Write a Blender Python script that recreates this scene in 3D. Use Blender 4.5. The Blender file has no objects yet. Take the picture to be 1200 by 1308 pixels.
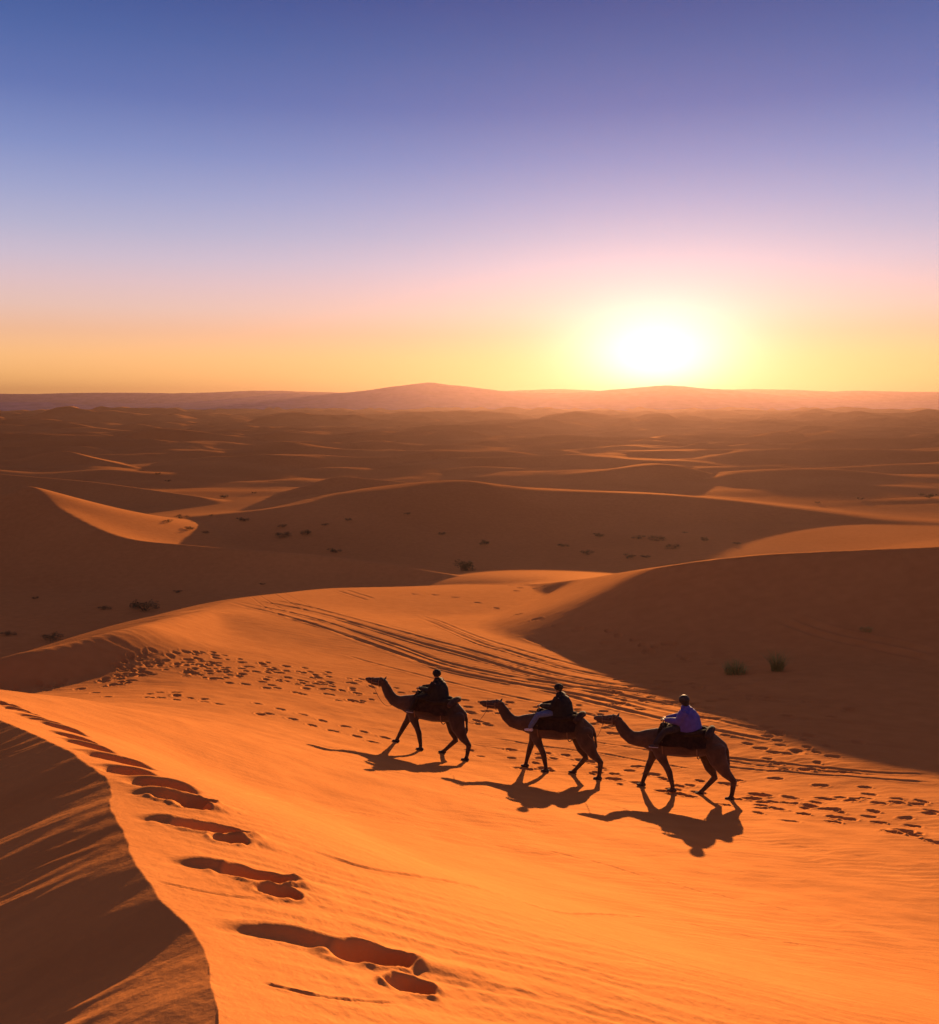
import bpy, bmesh, math, random
import numpy as np
from mathutils import Vector, Matrix, noise as mnoise

# ------------------------------------------------------------------ camera
scene = bpy.context.scene
COL = scene.collection
F_PX, CX, CY = 1200.0, 600.0, 654.0
PITCH = math.atan(134.0 / 1200.0)
cam_data = bpy.data.cameras.new('camera')
cam_data.sensor_fit = 'HORIZONTAL'
cam_data.sensor_width = 36.0
cam_data.lens = 36.0
cam_data.clip_start = 0.05
cam_data.clip_end = 40000.0
cam = bpy.data.objects.new('camera', cam_data)
cam.rotation_euler = (math.radians(90) - PITCH, 0, 0)
cam.location = (0, 0, 0)
COL.objects.link(cam)
scene.camera = cam

def ray(px, py):
    """world direction of a picture point, one unit of depth long"""
    xc = (px - CX) / F_PX
    yc = -(py - CY) / F_PX
    return Vector((xc, math.cos(PITCH) + yc * math.sin(PITCH),
                   -math.sin(PITCH) + yc * math.cos(PITCH)))

SUN = ray(838, 457).normalized()
SUN_EL = math.asin(SUN.z)
SUN_AZ = math.atan2(SUN.x, SUN.y)

# ------------------------------------------------------------------ exposure
scene.view_settings.view_transform = 'Standard'
scene.view_settings.look = 'None'
scene.view_settings.gamma = 1.0
scene.view_settings.exposure = 2.85
scene.render.engine = 'CYCLES'
scene.cycles.max_bounces = 5
scene.cycles.diffuse_bounces = 2
scene.cycles.glossy_bounces = 2
scene.cycles.volume_bounces = 0
scene.cycles.use_denoising = True
scene.cycles.caustics_reflective = False
scene.cycles.caustics_refractive = False

# ------------------------------------------------------------------ sky
world = bpy.data.worlds.new('World')
scene.world = world
world.use_nodes = True
wt = world.node_tree
for n in list(wt.nodes):
    wt.nodes.remove(n)

class NT:
    """a few short cuts for building node trees"""
    def __init__(self, tree):
        self.t = tree
    def new(self, kind, **kw):
        n = self.t.nodes.new(kind)
        for k, v in kw.items():
            setattr(n, k, v)
        return n
    def put(self, sock, v):
        if hasattr(v, 'is_output'):
            self.t.links.new(v, sock)
        else:
            sock.default_value = v
    def math(self, op, a, b=None, c=None, clamp=False):
        n = self.new('ShaderNodeMath', operation=op, use_clamp=clamp)
        self.put(n.inputs[0], a)
        if b is not None:
            self.put(n.inputs[1], b)
        if c is not None:
            self.put(n.inputs[2], c)
        return n.outputs[0]
    def scale(self, colour, f):
        n = self.new('ShaderNodeVectorMath', operation='SCALE')
        self.put(n.inputs[0], colour)
        self.put(n.inputs['Scale'], f)
        return n.outputs[0]
    def add(self, a, b):
        n = self.new('ShaderNodeVectorMath', operation='ADD')
        self.put(n.inputs[0], a)
        self.put(n.inputs[1], b)
        return n.outputs[0]

def lin(r, g, b):
    def f(c):
        c /= 255.0
        return c / 12.92 if c <= 0.04045 else ((c + 0.055) / 1.055) ** 2.4
    return (f(r), f(g), f(b))

w = NT(wt)
tc = w.new('ShaderNodeTexCoord')
nrm = w.new('ShaderNodeVectorMath', operation='NORMALIZE')
w.put(nrm.inputs[0], tc.outputs['Generated'])
sep = w.new('ShaderNodeSeparateXYZ')
w.put(sep.inputs[0], nrm.outputs[0])
elev = w.math('DIVIDE', w.math('ARCSINE', sep.outputs[2]), math.pi / 2, clamp=True)
ramp = w.new('ShaderNodeValToRGB')
w.put(ramp.inputs[0], elev)
STOPS = [(0, (255, 182, 108)), (1.6, (255, 192, 118)), (2.9, (255, 196, 132)), (4.3, (250, 198, 162)),
         (5.6, (236, 200, 188)), (7.0, (222, 196, 202)), (8.3, (203, 191, 210)), (9.9, (178, 179, 209)),
         (11.8, (153, 163, 205)), (14.0, (124, 142, 195)), (16.8, (92, 115, 176)), (19.8, (69, 98, 160)),
         (22.2, (54, 82, 146)), (28, (58, 72, 122)), (42, (96, 87, 114)), (90, (102, 86, 104))]
els = ramp.color_ramp.elements
while len(els) < len(STOPS):
    els.new(0.5)
for e, (deg, rgb) in zip(els, STOPS):
    e.position = deg / 90.0
    e.color = (*(c * (1.28 if deg < 2 else (1.18 if deg < 4 else 1.0)) for c in lin(*rgb)), 1)
dot = w.new('ShaderNodeVectorMath', operation='DOT_PRODUCT')
w.put(dot.inputs[0], nrm.outputs[0])
dot.inputs[1].default_value = SUN
cosang = w.math('MINIMUM', dot.outputs['Value'], 1.0)
# angle from the sun, in degrees; the glow lies flat along the dusty horizon
dif = w.new('ShaderNodeVectorMath', operation='SUBTRACT')
w.put(dif.inputs[0], nrm.outputs[0])
dif.inputs[1].default_value = SUN
flat = w.new('ShaderNodeVectorMath', operation='MULTIPLY')
w.put(flat.inputs[0], dif.outputs[0])
flat.inputs[1].default_value = (1.0, 1.0, 1.75)
lenn = w.new('ShaderNodeVectorMath', operation='LENGTH')
w.put(lenn.inputs[0], flat.outputs[0])
ang = w.math('MULTIPLY', lenn.outputs['Value'], 180 / math.pi)
# the sky opposite the sun is far darker than the sky round it
away = w.new('ShaderNodeMapRange', interpolation_type='SMOOTHSTEP')
w.put(away.inputs['Value'], cosang)
for k, v in (('From Min', -0.5), ('From Max', 0.75), ('To Min', 0.95), ('To Max', 1.0)):
    away.inputs[k].default_value = v
base = w.scale(ramp.outputs[0], away.outputs[0])
def lobe(width, power):
    return w.math('EXPONENT', w.math('MULTIPLY', w.math('POWER', w.math('DIVIDE', ang, width), power), -1.0))
GLOW = [((1.6, 1.28, 1.28), 3.7, 1.5), ((0.18, 0.09, 0.05), 8.0, 1.5), ((0.12, 0.09, 0.04), 12.0, 2.1)]
for c, wd, pw in GLOW:
    base = w.add(base, w.scale(c, lobe(wd, pw)))
sky = w.new('ShaderNodeTexSky', sky_type='NISHITA')
sky.sun_disc = False
sky.sun_elevation = SUN_EL
sky.sun_rotation = SUN_AZ
sky.air_density = 1.0
sky.dust_density = 1.5
sky.ozone_density = 3.0
SKY_STRENGTH = 0.10
total = w.add(w.scale(sky.outputs[0], 0.0012), w.scale(base, 0.152 / SKY_STRENGTH))
bg = w.new('ShaderNodeBackground')
w.put(bg.inputs['Color'], total)
bg.inputs['Strength'].default_value = SKY_STRENGTH
out = w.new('ShaderNodeOutputWorld')
w.put(out.inputs['Surface'], bg.outputs[0])

# ------------------------------------------------------------------ sun
sun_data = bpy.data.lights.new('sun', 'SUN')
sun_data.energy = 2.55
sun_data.angle = math.radians(0.5)
sun_data.color = (1.0, 0.58, 0.27)
sun = bpy.data.objects.new('sun', sun_data)
sun.rotation_euler = SUN.to_track_quat('Z', 'Y').to_euler()
sun.location = (60, 300, 40)
COL.objects.link(sun)

# ------------------------------------------------------------------ materials
def material(name, colour, rough=0.9, spec=0.2, var=0.0, scale=4.0, colour2=None, bump=0.0, bump_scale=30.0, sheen=0.0):
    m = bpy.data.materials.new(name)
    m.use_nodes = True
    t = NT(m.node_tree)
    p = m.node_tree.nodes['Principled BSDF']
    p.inputs['Roughness'].default_value = rough
    p.inputs['Specular IOR Level'].default_value = spec
    if sheen:
        p.inputs['Sheen Weight'].default_value = sheen
    co = t.new('ShaderNodeTexCoord')
    if var or colour2:
        nz = t.new('ShaderNodeTexNoise')
        t.put(nz.inputs['Vector'], co.outputs['Object'])
        nz.inputs['Scale'].default_value = scale
        nz.inputs['Detail'].default_value = 5
        cr = t.new('ShaderNodeValToRGB')
        t.put(cr.inputs[0], nz.outputs['Fac'])
        c2 = colour2 or tuple(c * (1 - var) for c in colour)
        cr.color_ramp.elements[0].position = 0.35
        cr.color_ramp.elements[1].position = 0.65
        cr.color_ramp.elements[0].color = (*c2, 1)
        cr.color_ramp.elements[1].color = (*colour, 1)
        t.put(p.inputs['Base Color'], cr.outputs[0])
    else:
        p.inputs['Base Color'].default_value = (*colour, 1)
    if bump:
        nb = t.new('ShaderNodeTexNoise')
        t.put(nb.inputs['Vector'], co.outputs['Object'])
        nb.inputs['Scale'].default_value = bump_scale
        nb.inputs['Detail'].default_value = 4
        b = t.new('ShaderNodeBump')
        b.inputs['Strength'].default_value = 0.6
        b.inputs['Distance'].default_value = bump
        t.put(b.inputs['Height'], nb.outputs['Fac'])
        t.put(p.inputs['Normal'], b.outputs[0])
    return m

def sand_material():
    m = bpy.data.materials.new('sand')
    m.use_nodes = True
    t = NT(m.node_tree)
    p = m.node_tree.nodes['Principled BSDF']
    p.inputs['Roughness'].default_value = 0.85
    p.inputs['Specular IOR Level'].default_value = 0.0
    p.inputs['Diffuse Roughness'].default_value = 0.0
    co = t.new('ShaderNodeTexCoord')
    n1 = t.new('ShaderNodeTexNoise')
    t.put(n1.inputs['Vector'], co.outputs['Object'])
    n1.inputs['Scale'].default_value = 0.03
    n1.inputs['Detail'].default_value = 6
    n2 = t.new('ShaderNodeTexNoise')
    t.put(n2.inputs['Vector'], co.outputs['Object'])
    n2.inputs['Scale'].default_value = 1.3
    n2.inputs['Detail'].default_value = 8
    mix = t.math('ADD', t.math('MULTIPLY', n1.outputs['Fac'], 0.6), t.math('MULTIPLY', n2.outputs['Fac'], 0.4))
    cr = t.new('ShaderNodeValToRGB')
    t.put(cr.inputs[0], mix)
    cr.color_ramp.elements[0].position = 0.36
    cr.color_ramp.elements[1].position = 0.64
    cr.color_ramp.elements[0].color = (0.50, 0.180, 0.050, 1)
    cr.color_ramp.elements[1].color = (0.62, 0.238, 0.068, 1)
    t.put(p.inputs['Base Color'], cr.outputs[0])
    g1 = t.new('ShaderNodeTexNoise')
    t.put(g1.inputs['Vector'], co.outputs['Object'])
    g1.inputs['Scale'].default_value = 9.0
    g1.inputs['Detail'].default_value = 9
    g1.inputs['Roughness'].default_value = 0.62
    b = t.new('ShaderNodeBump')
    b.inputs['Strength'].default_value = 0.5
    b.inputs['Distance'].default_value = 0.02
    t.put(b.inputs['Height'], g1.outputs['Fac'])
    t.put(p.inputs['Normal'], b.outputs[0])
    # quartz grains send a little warm light on towards a viewer facing the sun
    gl = t.new('ShaderNodeBsdfGlossy')
    gl.inputs['Color'].default_value = (0.9, 0.42, 0.14, 1)
    gl.inputs['Roughness'].default_value = 0.72
    t.put(gl.inputs['Normal'], b.outputs[0])
    mx = t.new('ShaderNodeMixShader')
    mx.inputs[0].default_value = 0.055
    t.put(mx.inputs[1], p.outputs[0])
    t.put(mx.inputs[2], gl.outputs[0])
    t.put(m.node_tree.nodes['Material Output'].inputs['Surface'], mx.outputs[0])
    return m

SAND = sand_material()

def tag(o, label=None, cat=None, group=None, kind=None):
    for k, v in (('label', label), ('category', cat), ('group', group), ('kind', kind)):
        if v:
            o[k] = v
    return o

def link(name, mesh, mat=None, parent=None):
    o = bpy.data.objects.new(name, mesh)
    if mat:
        mesh.materials.append(mat)
    COL.objects.link(o)
    if parent:
        o.parent = parent
    return o

# ------------------------------------------------------------------ noise on arrays
_rng = np.random.default_rng(7)
_perm = _rng.permutation(256).astype(np.int32)
_perm = np.concatenate([_perm, _perm])
_gx = np.cos(np.linspace(0, 2 * np.pi, 256, endpoint=False)).astype(np.float32)
_gy = np.sin(np.linspace(0, 2 * np.pi, 256, endpoint=False)).astype(np.float32)

def gnoise(x, y):
    xi = np.floor(x).astype(np.int32)
    yi = np.floor(y).astype(np.int32)
    xf = (x - xi).astype(np.float32)
    yf = (y - yi).astype(np.float32)
    u = xf * xf * xf * (xf * (xf * 6 - 15) + 10)
    v = yf * yf * yf * (yf * (yf * 6 - 15) + 10)
    xi &= 255
    yi &= 255
    def g(ix, iy, dx, dy):
        h = _perm[_perm[ix & 255] + (iy & 255)]
        return _gx[h] * dx + _gy[h] * dy
    a = g(xi, yi, xf, yf)
    b = g(xi + 1, yi, xf - 1, yf)
    c = g(xi, yi + 1, xf, yf - 1)
    d = g(xi + 1, yi + 1, xf - 1, yf - 1)
    ab = a + u * (b - a)
    return (ab + v * (c + u * (d - c) - ab)) * 1.4

def fbm(x, y, octaves=4, gain=0.5):
    s = 0.0
    a = 1.0
    for i in range(octaves):
        s = s + a * gnoise(x + 17.3 * i, y - 9.1 * i)
        x = x * 2.03
        y = y * 2.03
        a *= gain
    return s

def smooth(a, b, x):
    t = np.clip((x - a) / (b - a), 0, 1)
    return t * t * (3 - 2 * t)

def smax(a, b, k):
    h = np.clip(0.5 + 0.5 * (a - b) / k, 0, 1)
    return b + (a - b) * h + k * h * (1 - h)

def smin(a, b, k):
    return -smax(-a, -b, k)
# ------------------------------------------------------------------ the dunes
def at(px, py, d):
    v = ray(px, py) * d
    return (v.x, v.y, v.z)

def spline(pts, n=10):
    """Catmull-Rom through the points"""
    p = [np.array(q, float) for q in pts]
    p = [2 * p[0] - p[1]] + p + [2 * p[-1] - p[-2]]
    o = []
    for i in range(1, len(p) - 2):
        for k in range(n):
            t = k / n
            a, b, c, d = p[i - 1], p[i], p[i + 1], p[i + 2]
            o.append(0.5 * (2 * b + (c - a) * t + (2 * a - 5 * b + 4 * c - d) * t * t + (3 * b - a - 3 * c + d) * t ** 3))
    o.append(p[-2])
    return np.array(o)

def line_distance(x, y, line, soft=1.0):
    """signed distance (+ to the left of the line's direction), nearest height on it, and which side (-1 .. 1, soft past the ends)"""
    best = np.full(x.shape, 1e12)
    cs = np.zeros(x.shape)
    zc = np.zeros(x.shape)
    wsum = np.zeros(x.shape)
    for i in range(len(line) - 1):
        ax, ay, az = line[i]
        bx, by, bz = line[i + 1]
        dx, dy = bx - ax, by - ay
        L = math.sqrt(dx * dx + dy * dy) + 1e-9
        t = np.clip(((x - ax) * dx + (y - ay) * dy) / (L * L), 0, 1)
        ex = x - (ax + t * dx)
        ey = y - (ay + t * dy)
        d2 = ex * ex + ey * ey
        m = d2 < best
        best[m] = d2[m]
        cs[m] = ((dx * (y - ay) - dy * (x - ax)) / L)[m]
        wi = L / (d2 + 0.05 * soft) ** 3
        zc += wi * (az + t * (bz - az))
        wsum += wi
    zc /= wsum
    dist = np.sqrt(best)
    return np.where(cs >= 0, dist, -dist), zc, np.clip(cs / (dist + 1e-6), -1, 1)

# the near dune: control points (picture x, picture y, depth in metres) for a smooth sheet through them
NEAR = [(280, 1308, 2.6), (255, 1200, 3.3), (165, 1080, 4.4), (140, 1010, 5.6), (70, 950, 7.2), (0, 920, 9.0),
        (-100, 893, 12.5), (-300, 868, 20), (600, 1308, 3.3), (1200, 1308, 6.0), (800, 1200, 7.5), (468, 980, 22.9),
        (550, 962, 29.6), (690, 1040, 20.2), (715, 990, 27.9), (925, 1098, 17.4), (880, 1020, 25.2),
        (165, 835, 42), (0, 885, 36), (100, 858, 39), (300, 890, 34), (470, 900, 37), (300, 766, 75), (230, 782, 59),
        (370, 757, 87), (440, 751, 100), (560, 749, 110), (690, 746, 106), (400, 830, 50), (600, 830, 54), (550, 790, 73),
        (765, 850, 50), (900, 930, 34), (1200, 975, 29.5), (1100, 1050, 22.5), (1000, 850, 46), (1200, 870, 41),
        (1400, 900, 38), (1500, 1100, 20), (300, 1000, 15.5), (150, 905, 20), (480, 1080, 11),
        (206, 1003, 5.9), (167, 989, 6.35), (152, 973, 6.9), (113, 954, 8.1), (94, 942, 9.1), (60, 925, 10.8), (33, 911.5, 12.6), (0, 900, 14.6)]
NEARP = [at(*p) for p in NEAR] + [(0.0, 0.3, -1.72), (1.5, -4, -2.6), (6, -6, -5.2), (14, 2, -8.0), (4, -22, -4.5),
                                  (20, -20, -11.0), (30, 10, -12.5), (-25, 60, -14), (-30, 40, -11)]
_c = np.array(NEARP)
def _tps_fit(c, smoothing=0.02):
    n = len(c)
    d2 = (c[:, None, 0] - c[None, :, 0]) ** 2 + (c[:, None, 1] - c[None, :, 1]) ** 2
    K = 0.5 * d2 * np.log(d2 + 1e-9) + np.eye(n) * smoothing
    P = np.column_stack([np.ones(n), c[:, 0], c[:, 1]])
    A = np.zeros((n + 3, n + 3))
    A[:n, :n] = K
    A[:n, n:] = P
    A[n:, :n] = P.T
    return np.linalg.solve(A, np.concatenate([c[:, 2], np.zeros(3)]))
_w = _tps_fit(_c)
def sheet(x, y):
    s = _w[-3] + _w[-2] * x + _w[-1] * y
    for (cx, cy, _), wt_ in zip(_c, _w[:-3]):
        d2 = (x - cx) ** 2 + (y - cy) ** 2
        s = s + wt_ * 0.5 * d2 * np.log(d2 + 1e-9)
    return s

# the sharp ridge the photographer stands on
RIDGE = [(3.0, -30, -4.6), (2.2, -14, -3.0), (0.8, -4, -1.95), (-0.25, 0.9, -1.70)] + \
        [at(280, 1308, 2.6), at(268, 1265, 2.85), at(254, 1200, 3.3), at(190, 1130, 3.85), at(165, 1080, 4.4), at(143, 1035, 5.1),
         at(140, 1000, 5.75), at(103, 968, 6.5), at(60, 945, 7.4), at(0, 920, 9.0), at(-100, 893, 12.5), at(-300, 868, 20),
         at(-700, 850, 32), at(-1300, 840, 45)]
RIDGE = spline(RIDGE, 8)
_keep = [RIDGE[0]]
for _p in RIDGE[1:]:
    if np.hypot(*(_p[:2] - _keep[-1][:2])) > 0.10 + 0.02 * np.hypot(*_p[:2]) and _p[1] > _keep[-1][1] - 0.0:
        _keep.append(_p)
RIDGE = np.array(_keep)
RIDGE[:, 0] += np.random.default_rng(3).normal(0, 1, len(RIDGE)) * 0.006 * np.clip(np.hypot(RIDGE[:, 0], RIDGE[:, 1]) / 3, 0.3, 4)
RIDGE[:, 2] = sheet(RIDGE[:, 0], RIDGE[:, 1])
# back edge of the near dune, beyond which it drops away out of sight
EDGE = spline([at(-700, 930, 34), at(-150, 884, 38), at(0, 842, 39.5), at(100, 820, 43), at(165, 804, 47), at(230, 782, 59), at(300, 766, 75),
               at(370, 757, 87), at(440, 751, 100), at(560, 749, 110), at(690, 746, 106), at(800, 744, 104), at(1000, 740, 100),
               at(1600, 740, 100)], 8)
EDGE[:, 2] = sheet(EDGE[:, 0], EDGE[:, 1])
# dunes: crest line (left to right), height over the foot, steepness of the near face, length of the far slope, roundness
DUNES = [
    # the low bank left of the knoll
    dict(p=[(-500, 930, 34), (-150, 884, 37.5), (0, 842, 38.0), (100, 820, 40.5), (165, 803, 43.6), (200, 794, 48), (260, 780, 58)], H=2.2, s=0.42, L=9, k=0.15, near=1, c=0.7),
    # the dark dune on the right
    dict(p=[(650, 749.5, 106), (690, 745.5, 103), (715, 743, 97), (745, 739.5, 92), (765, 736.8, 84.5), (787, 733, 76), (843, 724, 65), (925, 713.5, 61.3), (1010, 707, 59.5), (1200, 699, 55.5), (1450, 688, 52),
            (1900, 680, 50)], H=5.0, s=0.5, L=30, k=0.25, near=1, c=0.7),
    # the big dune on the left
    dict(p=[(-700, 690, 150), (-200, 655, 158), (0, 632, 154), (40, 622, 151), (75, 650, 144), (150, 685, 137), (245, 697, 134), (400, 709, 130), (500, 722, 126), (580, 735, 123)],
         H=11, s=0.42, L=110, k=0.25, fs=0.26, c=0.7),
    # the long dune across the middle
    dict(p=[(200, 664, 185), (320, 653, 182), (400, 641, 180), (460, 630, 184), (520, 622, 191), (590, 614, 201), (640, 619, 206), (700, 626, 209),
            (780, 629, 208), (850, 632, 205), (930, 639, 203), (1016, 650, 199), (1080, 658.5, 194), (1130, 664, 189), (1200, 668, 185), (1300, 672, 178)], H=9.0, s=0.30, L=26, k=0.4, fs=0.12, c=8),
    # the low swell behind the right dune, its far slope in the sun
    dict(p=[(930, 745, 122), (1060, 715, 110), (1200, 707, 100), (1500, 700, 92)], H=6, s=0.3, L=30, k=0.6, fs=0.088, c=3),
    dict(p=[(-200, 600, 270), (-50, 603, 262), (40, 609, 250), (110, 615, 243), (165, 622, 238), (250, 634, 230)], H=6, s=0.3, L=22, k=0.3, fs=0.27, c=1.5),
    dict(p=[(-200, 603, 400), (0, 589, 378), (50, 580, 372), (83, 576.5, 365), (110, 583, 352), (150, 592, 340), (205, 604, 330)], H=7, s=0.34, L=80, k=0.3, fs=0.29, c=1.5),
    dict(p=[(330, 640, 235), (380, 626, 243), (415, 613, 250), (440, 609, 252), (490, 613, 256), (540, 618, 262), (640, 630, 270)], H=6, s=0.3, L=22, k=0.3, fs=0.27, c=1.5),
    dict(p=[(520, 612, 330), (600, 597, 332), (710, 601, 334), (790, 603.5, 326), (850, 602, 322), (890, 598.5, 324), (925, 597, 330), (1000, 602, 335), (1100, 609, 335), (1200, 611, 340), (1400, 612, 345)],
         H=6.5, s=0.26, L=30, k=0.5),
    dict(p=[(940, 604, 390), (1020, 599, 398), (1090, 592, 405), (1150, 587, 412), (1190, 586, 415), (1280, 592, 420), (1380, 600, 420)], H=5.5, s=0.3, L=26, k=0.5),
    dict(p=[(800, 592, 460), (880, 585, 470), (965, 575, 480), (1030, 581, 482), (1100, 590, 480)], H=6, s=0.3, L=28, k=0.5),
    dict(p=[(60, 606, 470), (130, 588, 490), (230, 573, 505), (340, 566, 522), (430, 568, 535), (530, 572, 545), (640, 584, 540), (720, 596, 530)], H=8, s=0.3, L=34, k=0.5),
    dict(p=[(520, 590, 420), (600, 583, 432), (700, 578, 440), (790, 584, 450), (860, 592, 450)], H=6, s=0.26, L=30, k=0.5),
    dict(p=[(440, 566, 760), (500, 551, 780), (540, 548, 790), (600, 552, 800), (680, 563, 800)], H=11, s=0.3, L=40, k=0.7),
    dict(p=[(820, 560, 900), (960, 548, 930), (1060, 541, 950), (1130, 533, 960), (1200, 540, 970), (1300, 550, 980)], H=13, s=0.28, L=60, k=0.7),
    dict(p=[(660, 548, 1400), (760, 539, 1430), (850, 533, 1450), (960, 530, 1480), (1030, 527, 1500), (1090, 532, 1500), (1180, 540, 1500)], H=16, s=0.26, L=90, k=1.0),
    dict(p=[(180, 548, 1200), (260, 537, 1250), (285, 532, 1260), (330, 537, 1270), (420, 540, 1300), (470, 536, 1300), (560, 533, 1320), (640, 541, 1300)], H=14, s=0.26, L=80, k=1.0),
    dict(p=[(0, 545, 1100), (60, 538, 1120), (120, 540, 1130), (200, 549, 1100)], H=12, s=0.3, L=60, k=1.0),
]
for d_ in DUNES:
    d_['line'] = spline([at(*q) for q in d_['p']], 14 if d_.get('near') else 7)

FLOOR = -23.5
def field(x, y, r):
    """the sea of dunes: a low floor, rising in skewed waves from about 150 m outwards"""
    wx = fbm(x / 210 + 3.1, y / 210 + 1.7, 3) * 75
    wy = fbm(x / 170 - 8.2, y / 170 + 5.5, 3) * 60
    def waves(lam, off, turn, seed):
        # crests run across the view, bent and turned by a slow warp; steep faces look back at the camera
        wv = fbm(x / (lam * 2.2) + seed, y / (lam * 1.7) - seed, 3, 0.45) * lam * 1.1
        u = (math.cos(turn) * y + math.sin(turn) * x + wv + off) / lam
        f = u - np.floor(u)
        up = smooth(-0.12, 0.36, f) * 1.08 - 0.08
        dn = 1 - np.clip((f - 0.36) / 0.64, 0, 1) ** 1.45
        return np.where(f < 0.36, np.maximum(up, 0), dn)
    m1 = np.clip(0.45 + 0.9 * fbm((x + wx) / 260 + 9, y / 150 - 4, 2), 0, 1.3)
    m2 = np.clip(0.45 + 1.0 * fbm((x + wx) / 110 - 5, y / 70 + 2, 2), 0, 1.3)
    far = smooth(230, 420, r)
    mid = smooth(210, 330, r)
    big = smooth(500, 1500, r)
    z = FLOOR + 1.0 * fbm(x / 60, y / 60, 3) * mid
    z = z + far * (6.5 + 10.0 * big) * m1 * waves(130, 0, 0.45, 3.3)
    z = z + (0.2 * mid + 0.8 * far) * 5.0 * m2 * waves(62, 31, -0.5, 8.1)
    z = z + big * 9.0 * np.clip(fbm(x / 800 + 2, y / 400, 2), 0, 1)
    return z

def ground(x, y):
    """height of the sand at (x, y), without prints and ripples"""
    x = np.asarray(x, np.float64)
    y = np.asarray(y, np.float64)
    shp = x.shape
    x = x.ravel()
    y = y.ravel()
    r = np.hypot(x, y)
    z = np.empty_like(x)
    far = r > 130
    z[:] = field(x, y, r)
    # the near dune
    i = np.where(~far)[0]
    if len(i):
        xi, yi = x[i], y[i]
        s = sheet(xi, yi)
        sd, zc, tt = line_distance(xi, yi, RIDGE)
        left = np.maximum(sd, 0)
        # left of the ridge: the shaded face
        face = zc - 0.225 * left - 0.27 * left * left / (left + 2.2)
        s = np.where(sd > 0, face, s)
        ed, ez, _ = line_distance(xi, yi, EDGE)
        back = np.maximum(ed, 0)
        s = np.where(ed > 0, np.minimum(s, ez - 0.10 * back - 0.34 * back * back / (back + 14.0)), s)
        zi = z[i]
        z[i] = smax(s, zi, 0.8)
    for d in DUNES:
        ln = d['line']
        reach = d['H'] / d['s'] * 2.2 + d['L'] * 3
        b = (x > ln[:, 0].min() - reach) & (x < ln[:, 0].max() + reach) & (y > ln[:, 1].min() - reach) & (y < ln[:, 1].max() + reach)
        j = np.where(b)[0]
        if not len(j):
            continue
        sd, zc, side = line_distance(x[j], y[j], ln, 1.0 if d.get('near') else 20.0)
        dist = np.abs(sd)
        c = d.get('c', 6.0)
        dist = np.sqrt(dist * dist + c * c) - c
        H = d['H'] if d.get('near') else np.maximum(zc - FLOOR + 1.5, 0.5)
        Hf = np.maximum(zc - FLOOR + 2.5, 0.5)
        drop_n = H * (1 - np.exp(-dist * d['s'] / H)) * 1.1 + 0.01 * dist
        q = dist / d['L']
        drop_f = Hf * (1 - 1 / (1 + q * q * 0.9 + 0.25 * q)) * 1.1 + 0.01 * dist
        if d.get('fs'):
            drop_f = Hf * (1 - np.exp(-dist * d['fs'] / Hf)) * 1.1
        wgt = smooth(-1, 1, side)
        h = zc - drop_n * (1 - wgt) - drop_f * wgt - (0.0 if not d.get('near') else 0.12 * np.maximum(dist - 3.2 * d['H'], 0) * (1 - wgt))
        z[j] = smax(h, z[j], d['k'])
    return z.reshape(shp)

def ground1(x, y):
    return float(ground(np.array([x]), np.array([y]))[0])

def hit(px, py, dmin=1.5, dmax=400.0):
    """first meeting of the picture ray with the sand"""
    v = ray(px, py)
    ds = np.geomspace(dmin, dmax, 900)
    g = ground(v.x * ds, v.y * ds)
    below = np.where(g >= v.z * ds)[0]
    if not len(below):
        return None
    k = below[0]
    if k == 0:
        return (v.x * ds[0], v.y * ds[0], g[0])
    a, b = ds[k - 1], ds[k]
    ds = np.linspace(a, b, 40)
    g = ground(v.x * ds, v.y * ds)
    k = np.where(g >= v.z * ds)[0]
    d = ds[k[0]] if len(k) else b
    return (v.x * d, v.y * d, ground1(v.x * d, v.y * d))

# mesh of the sand: rings round the viewpoint, finer near it
def make_rows(q=1.0):
    r = [0.0, 0.35, 0.6, 0.8]
    while r[-1] < 5200:
        x = r[-1]
        st = 0.0036 if x < 20 else (0.0024 if x < 100 else (0.0045 if x < 300 else 0.0075))
        if x < 2.0:
            st = 0.01
        r.append(x * (1 + st * q))
    return np.array(r)
def make_cols(q=1.0):
    a = list(np.arange(-31.0, 31.0, 0.055 * q))
    b = list(np.arange(31.0, 60.0, 0.5)) + list(np.arange(60.0, 300.0, 2.0)) + list(np.arange(300.0, 329.0, 0.5))
    return np.radians(np.array(a + b))
Q = 1.0
ROWS = make_rows(Q)
COLS = make_cols(Q)
NR, NC = len(ROWS), len(COLS)
GX = np.sin(COLS)[None, :] * ROWS[:, None]
GY = np.cos(COLS)[None, :] * ROWS[:, None]
GZ = np.empty_like(GX)
for k in range(0, NR, 120):
    GZ[k:k + 120] = ground(GX[k:k + 120], GY[k:k + 120])
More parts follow.
